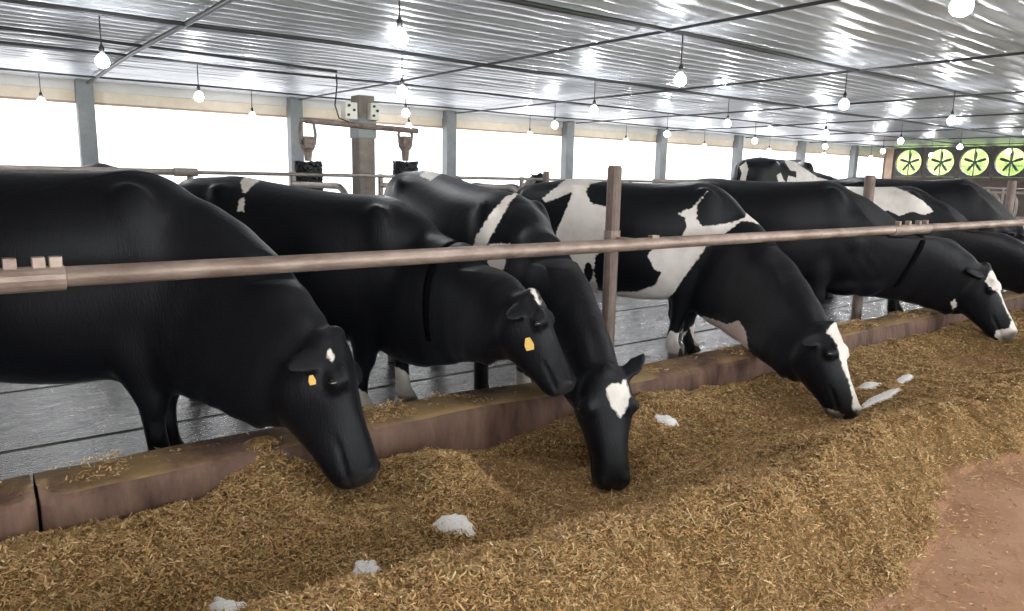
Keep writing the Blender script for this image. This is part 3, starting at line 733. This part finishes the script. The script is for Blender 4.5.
        L_ = [rgs[0], rgs[1], inner[1], inner[0]]; V4 = np.concatenate(L_)
        MB().add(V4, [(i*40+j, i*40+(j+1) % 40, ((i+1) % 4)*40+(j+1) % 40, ((i+1) % 4)*40+j) for i in range(4) for j in range(40)]).build('neck_strap', M['strap'], o, smooth=True)
    return o

cz8 = lambda p: zz(p, 540, 150, 2.442)
cow4_white = [cz8([(5, 118), (70, 66), (135, 56), (172, 70), (122, 84), (112, 102), (126, 130), (172, 140), (180, 200), (175, 245), (136, 256), (132, 295), (142, 345), (165, 372), (190, 346), (240, 346), (280, 330), (297, 300), (277, 290), (275, 280), (262, 258), (275, 240), (320, 236), (345, 212), (358, 188), (355, 166), (336, 155), (375, 138), (412, 97), (384, 135), (382, 168), (396, 186), (440, 182), (470, 176), (500, 165), (510, 128), (532, 138), (556, 165), (558, 190), (520, 176), (492, 172), (470, 190), (450, 206), (405, 238), (388, 262), (345, 320), (330, 345), (312, 362), (312, 400), (300, 440), (230, 480), (120, 560), (20, 560), (20, 330), (40, 200), (66, 140), (78, 103), (15, 128)]),
    cz8([(365, 435), (398, 405), (430, 415), (455, 425), (485, 416), (502, 440), (510, 490), (460, 500), (420, 490), (380, 480)]),
    cz8([(300, 470), (318, 442), (345, 450), (362, 440), (345, 465), (330, 540), (290, 540)]),
    zz([(370, 190), (410, 140), (435, 132), (436, 190), (470, 250), (478, 275), (495, 340), (525, 420), (560, 480), (560, 520), (515, 545), (490, 520), (490, 460), (474, 400), (452, 350), (438, 300), (425, 240), (395, 195)], 740, 290, 4.3625),
    zz([(365, 515), (420, 528), (455, 545), (445, 575), (400, 565)], 740, 290, 4.3625)]
cow4_black = [[(540+(118+11*math.cos(t))/2.442, 150+(298+24*math.sin(t))/2.442) for t in np.arange(0, 6.28, .4)], cz8([(15, 128), (78, 103), (50, 172)])]
D = lambda px, z, dd=0.: atz(px[0], px[1], z)
def head_px(poll, muz, zm, dpoll):
    m = atz(muz[0], muz[1], zm); t = (m-CAM)@fw; return atd(poll[0], poll[1], t+dpoll), m

p_, m_ = head_px((343, 334), (382, 478), .20, .04)
make_cow('big all black cow at the left edge, head lowered, tiny white forehead spot', (.66, 3.80), 58, 1.02, p_, m_, 12,
         white=[zz([(326, 155), (340, 148), (350, 175), (340, 188), (330, 177)], 220, 300, 3.055)], fore=((.06, -.06), (.10, .03)), tag_px=(312, 380, .02), voxel=.0125, ears=((.8, -.3, -.5), (.75, .22, -.62)), earscale=1.0, udder=False)
p_, m_ = head_px((538, 290), (579, 387), .49, .05)
make_cow('black cow wearing a neck strap and yellow ear tag, muzzle over the curb', (2.09, 4.05), 34, 1.0, p_, m_, 10,
         white=[[(240, 182), (253, 166), (272, 170), (253, 186), (243, 194)], [(239, 200), (245, 197), (244, 212), (237, 211)], zz([(341, 183), (357, 176), (388, 246), (376, 250), (358, 215)], 440, 240, 3.82)],
         fore=((.05, 0), (-.08, 0)), hind=((.05, 0), (-.05, 0)), neckdrop=.4, pitch=.09, tag_px=(529, 344, .03), collar=.55, socks=.2, ears=((.8, -.3, -.5), (.75, .22, -.62)), earscale=1.0, udder=False)
p_, m_ = head_px((608, 372), (616, 492), .04, .06)
make_cow('black cow facing the camera with white diamond blaze, muzzle in the feed', (2.87, 3.82), -4, 1.045, p_, m_, 78,
         white=[zz([(252, 185), (272, 163), (300, 170), (327, 148), (337, 185), (347, 215), (332, 260), (305, 303), (290, 275), (273, 255), (258, 215)], 540, 340, 3.82),
                zz([(218, 55), (198, 75), (168, 130), (155, 152), (128, 162), (138, 135), (163, 95), (190, 66)], 400, 160, 1.796), zz([(160, 150), (198, 150), (192, 165), (187, 195), (175, 218), (163, 202), (152, 196), (158, 175)], 400, 160, 1.796), zz([(35, 28), (60, 8), (85, 16), (55, 37)], 400, 160, 1.796)],
         ears=((.7, -.75, -.2), (.5, .3, -.75)), socks=.12, pitch=.115, neckdrop=.25)
p_, m_ = head_px((836, 326), (862, 416), .05, .16)
make_cow('black cow with big white and cream patches standing behind the rail post', (4.90, 3.90), 34, 1.02, p_, m_, 16,
         white=cow4_white, black=cow4_black, pink=[cow4_white[1], cz8([(170, 360), (310, 370), (310, 420), (170, 420)])], fore=((-.02, 0), (-.12, 0)), neckdrop=.4, folds=.012, dewlap=.85, ears=((.8, -.3, -.5), (.75, .22, -.62)), earscale=1.0)
p_, m_ = head_px((990, 266), (1020, 336), .14, .15)
make_cow('black cow with white blaze and white muzzle near the right edge', (6.65, 3.78), 28, 1.045, p_, m_, 5,
         white=[zz([(345, 268), (325, 310), (345, 335), (382, 360), (398, 410), (426, 460), (415, 488), (366, 498), (360, 518), (400, 560), (430, 570), (480, 530), (468, 490), (445, 440), (412, 380), (400, 340), (372, 290), (355, 270)], 900, 200, 3.82), zz([(193, 390), (210, 378), (218, 400), (202, 424)], 900, 200, 3.82)],
         collar=.55, ears=((.8, -.3, -.5), (.9, -.2, -.45)), earscale=1.0, neckdrop=-.1)
p_, m_ = (9.15, 2.55, .72), (9.35, 2.35, .24)
make_cow('cow with a large white back patch behind the black strapped cow', (8.45, 3.85), 20, 1.02, np.array(p_), np.array(m_), 10,
         white=[zz([(80, 265), (118, 234), (170, 228), (250, 245), (330, 272), (395, 310), (435, 350), (400, 362), (350, 350), (300, 367), (260, 345), (230, 352), (205, 320), (160, 292), (130, 282)], 820, 120, 3.82)], voxel=.017)
p_, m_ = head_px((1022, 222), (1040, 290), .30, .15)
make_cow('black cow at the far right, head cut off by the picture edge', (9.75, 3.80), 22, 1.09, p_, m_, 5, voxel=.017, tag_px=(1010, 246, .03), dewlap=.5)
W8 = lambda p: zz(p, 700, 140, 5.09)
make_cow('black and white cow standing in the stalls, back above the others', (13.35, 8.2), 90, 1.2, np.array((14.45, 8.1, 1.66)), np.array((14.9, 7.95, 1.40)), 0,
         white=[W8([(200, 135), (235, 110), (246, 150), (228, 225), (195, 225), (213, 170)]), W8([(425, 95), (480, 110), (540, 150), (600, 190), (660, 205), (560, 250), (440, 250), (300, 260), (340, 222), (400, 218), (390, 180), (410, 165), (425, 200), (440, 220), (450, 180), (490, 192), (490, 160), (460, 155), (440, 125)])],
         z0=.22, voxel=.02, group='cows in the stalls behind', nodir=(.5, 0, 1))
make_cow('dark cow back barely showing above the stall rail at left', (1.80, 12.0), -8, 1.09, np.array((1.7, 10.9, 1.0)), np.array((1.65, 10.75, .5)), 0, z0=0, voxel=.025, group='cows in the stalls behind', nodir=(0, -1, .3))
make_cow('dark cow facing out of the stalls beside the thin stall post', (8.1, 10.55), 8, .92, np.array((7.84, 9.4, 1.56)), np.array((7.78, 9.17, 1.19)), 0, z0=.05, voxel=.02, group='cows in the stalls behind', nodir=(-.3, -1, .6), ears=((.8, -.5, -.2), (.8, -.5, -.2)))
# ------------------------------------------------------------------ feed pile
def sst(x, a, b): t = np.clip((x-a)/(b-a), 0, 1); return t*t*(3-2*t)
def gau(x, y, cx, cy, sx, sy, rot=0):
    c, s_ = math.cos(rot), math.sin(rot); dx, dy = x-cx, y-cy; u = c*dx+s_*dy; v = -s_*dx+c*dy
    return np.exp(-(u/sx)**2-(v/sy)**2)
def hay_h(x, y):
    yc = 1.57-.05*(x-2.2)+.05*np.sin(x*2.1)
    yc = np.where(x > 5, 1.57-.05*2.8+.0*(x-5), yc)
    crest = .225*np.exp(-((y-yc)/np.where(y < yc, .42, .30))**2)
    h = .11+.03*sst(y, 2.3, 2.9)+crest
    h = h+.15*gau(x, y, 1.64, 2.52, .22, .34, -.3)+.07*gau(x, y, .35, 2.7, .5, .3)+.17*gau(x, y, 1.02, 3.10, .20, .16)
    h = h-.32*gau(x, y, 2.20, 2.52, .27, .40, .25)-.12*gau(x, y, 1.75, 2.12, .35, .14, .2)+.06*gau(x, y, 2.80, 2.72, .2, .2)
    h = h-.06*gau(x, y, 1.35, 2.72, .2, .22)-.06*gau(x, y, 3.1, 2.25, .7, .2)
    h = h-.15*gau(x, y, 4.3, 2.45, .6, .45)-.12*gau(x, y, 6.9, 2.35, .7, .35)+.05*gau(x, y, 3.4, 2.75, .4, .2)
    h = h-.10*gau(x, y, .75, 2.15, .6, .2)
    h = np.maximum(h, .018+.3*np.clip(h, 0, 1)*0)
    edge = 1.14+.16*fbm(x*.9+3, y*.5)+.12*fbm(x*6, y*6, 4)+.10*gau(x, y, 3.6, 1.2, .9, .6)+.28*sst(x, 2.6, 4.0)*(1-.4*sst(x, 5, 8))
    h = h*sst(y, edge-.14, edge+.34)-.02*(1-sst(y, edge-.25, edge))
    h = h+(.05*fbm(x*2.2, y*2.2)+.035*fbm(x*7, y*7+2, 3)*1.0)*sst(h, 0, .12)
    return h
def hay_full(x, y): return hay_h(x, y)+.012*fbm(x*30, y*30, 2)*sst(hay_h(x, y), 0.005, .05)
hx_ = np.concatenate([np.arange(-2, 0, .06), np.arange(0, 5, .018), np.arange(5, 12, .05), np.arange(12, 33, .25)])
hy_ = np.concatenate([np.arange(.1, 1.0, .04), np.arange(1.0, 3.12, .018)])
A, B = np.meshgrid(hx_, hy_, indexing='ij')
cl = curb_line(A)
B = np.minimum(B, np.where(gau(A, B, 1.02, 3.1, .3, .3) > .3, 3.2, cl+.02))
H = hay_full(A, B)
pile = obj('feed_pile', grid_mesh(np.stack([A, B, H], -1), 'feed_pile'), M['hay'])
_cv = np.repeat(np.clip(hay_h(A, B)/.05, 0, 1).reshape(-1, 1), 4, 1).astype(np.float32)
_at = pile.data.color_attributes.new('cover', 'FLOAT_COLOR', 'POINT'); _at.data.foreach_set('color', _cv.ravel())
tag(pile, 'long heap of chopped golden brown feed in front of the curb', 'feed', kind='stuff')
# loose chopped stems: denser near the camera, each a small bent blade
N0 = 1500000
cx = rng.uniform(-.6, 9.5, N0); cy = rng.uniform(.55, 3.05, N0)
d2 = cx**2+cy**2+1.2**2
keep = rng.random(N0) < 6.2/d2
cx, cy = cx[keep], cy[keep]; hh = hay_full(cx, cy); keep = (hh > .004) & (cy < curb_line(cx)-.01) | ((gau(cx, cy, 1.02, 3.1, .25, .2) > .35) & (hh > .004))
edge_thin = rng.random(len(cx)) < np.clip(hh/.03, .05, 1)
keep &= edge_thin
cx, cy, hh = cx[keep], cy[keep], hh[keep]
# scatter on bare floor and on the curb top
ns = 40000; ex = rng.uniform(1.3, 7, ns); ey = rng.uniform(.3, 1.7, ns)
he = hay_h(ex, ey-0); hf = hay_h(ex, ey+.35); ok = (he < .006) & (rng.random(ns) < np.clip(hf*2.2, .03, .8)); cx = np.append(cx, ex[ok]); cy = np.append(cy, ey[ok]); hh = np.append(hh, np.full(ok.sum(), -.008))
nc = 16000; ex = rng.uniform(-.5, 9, nc); ey = curb_line(ex)+rng.uniform(.03, .30, nc)
ok = (fbm(ex*2.4, ex*0+1.5)+.5*fbm(ex*6, ey*6) > .10) | (rng.random(nc) < .05)
cx = np.append(cx, ex[ok]); cy = np.append(cy, ey[ok]); hh = np.append(hh, .303*(1-.10*np.clip((ex[ok]-2.2)/1, 0, 1))+.004)
n = len(cx)
L_ = rng.gamma(3.0, .0036, n)+.004; big = rng.random(n) < .012; L_[big] *= 2.6
wd = rng.uniform(.0009, .0026, n)*(1+.12*np.sqrt(cx**2+cy**2))
az = rng.uniform(0, 2*np.pi, n); el = rng.normal(0, .34, n)
el[hh < 0] = 0
dx = np.stack([np.cos(az)*np.cos(el), np.sin(az)*np.cos(el), np.sin(el)], -1)
sx = np.stack([-np.sin(az), np.cos(az), rng.normal(0, .6, n)], -1); sx /= np.linalg.norm(sx, axis=1)[:, None]
C0 = np.stack([cx, cy, hh+rng.uniform(.000, .010, n)+np.abs(np.sin(el))*L_*.25], -1)
a_ = C0-dx*(L_/2)[:, None]; b_ = C0+dx*(L_/2)[:, None]; wv = sx*wd[:, None]
V = np.stack([a_-wv, a_+wv, b_+wv*.7, b_-wv*.7], 1).reshape(-1, 3)
Q = np.arange(n*4).reshape(-1, 4)
me = fast_mesh(V, Q, 'loose_straw', smooth=False)
pal = np.array([(.52, .335, .145), (.62, .43, .20), (.40, .24, .095), (.70, .56, .32), (.25, .15, .06), (.43, .34, .13), (.32, .26, .09), (.56, .38, .18)])
pid = rng.choice(len(pal), n, p=[.24, .22, .16, .08, .09, .08, .03, .10])
cc = pal[pid]*np.array([1.06, 1.03, 1.10])*rng.uniform(.72, 1.2, (n, 1))
cc = np.repeat(np.concatenate([cc, np.ones((n, 1))], 1), 4, 0).astype(np.float32)
at = me.color_attributes.new('tint', 'FLOAT_COLOR', 'POINT'); at.data.foreach_set('color', cc.ravel())
st = obj('loose_straw', me, M['straw'], pile); st['kind'] = 'stuff'

# white mineral powder lying in the feed
def powder(px, py, w_, h_, rot, label, seed):
    c = atz(px, py, .16)
    for _ in range(12):
        c = atz(px, py, float(hay_h(c[0:1], c[1:2])[0])+.012)
    n = 40; rr = [0, .35, .6, .8, 1.0]; V = []; 
    for r_ in rr:
        for k in range(n):
            t = 2*math.pi*k/n; q = r_*(1+.45*float(fbm(np.array([3*math.cos(t)+seed*7.1]), np.array([3*math.sin(t)+seed]), 4)[0]))
            u_, v_ = w_*q*math.cos(t), h_*q*math.sin(t); x = c[0]+u_*math.cos(rot)-v_*math.sin(rot); y = c[1]+u_*math.sin(rot)+v_*math.cos(rot)
            V.append((x, y, 0))
    V = np.array(V); V[:, 2] = hay_h(V[:, 0], V[:, 1])+np.repeat([.020, .019, .017, .013, -.004], n)+.007*fbm(V[:, 0]*60, V[:, 1]*60, 2)
    fs = [(i*n+j, i*n+(j+1) % n, (i+1)*n+(j+1) % n, (i+1)*n+j) for i in range(len(rr)-1) for j in range(n)]
    o = MB().add(V, fs).build('mineral_powder', M['white'], smooth=True)
    tag(o, label, 'powder', 'white powder patches in the feed')
al = YAW*-1+math.pi/2-.9
powder(456, 523, .085, .045, -.55, 'white powder patch in the middle of the foreground feed', 1)
powder(366, 567, .050, .045, -.5, 'small white powder patch left of the foreground crest', 2)
powder(232, 608, .075, .045, -.5, 'white powder patch cut by the bottom picture edge', 3)
powder(667, 419, .07, .05, -.4, 'white powder patch right of the white-blazed head', 4)
powder(869, 384, .11, .06, -.2, 'white powder patch beside the curb right of the patched cow head', 5)
powder(882, 397, .20, .05, -.12, 'long white powder streak at the muzzle of the patched cow', 6)
powder(906, 378, .09, .05, -.2, 'rightmost small white powder patch in the feed', 7)
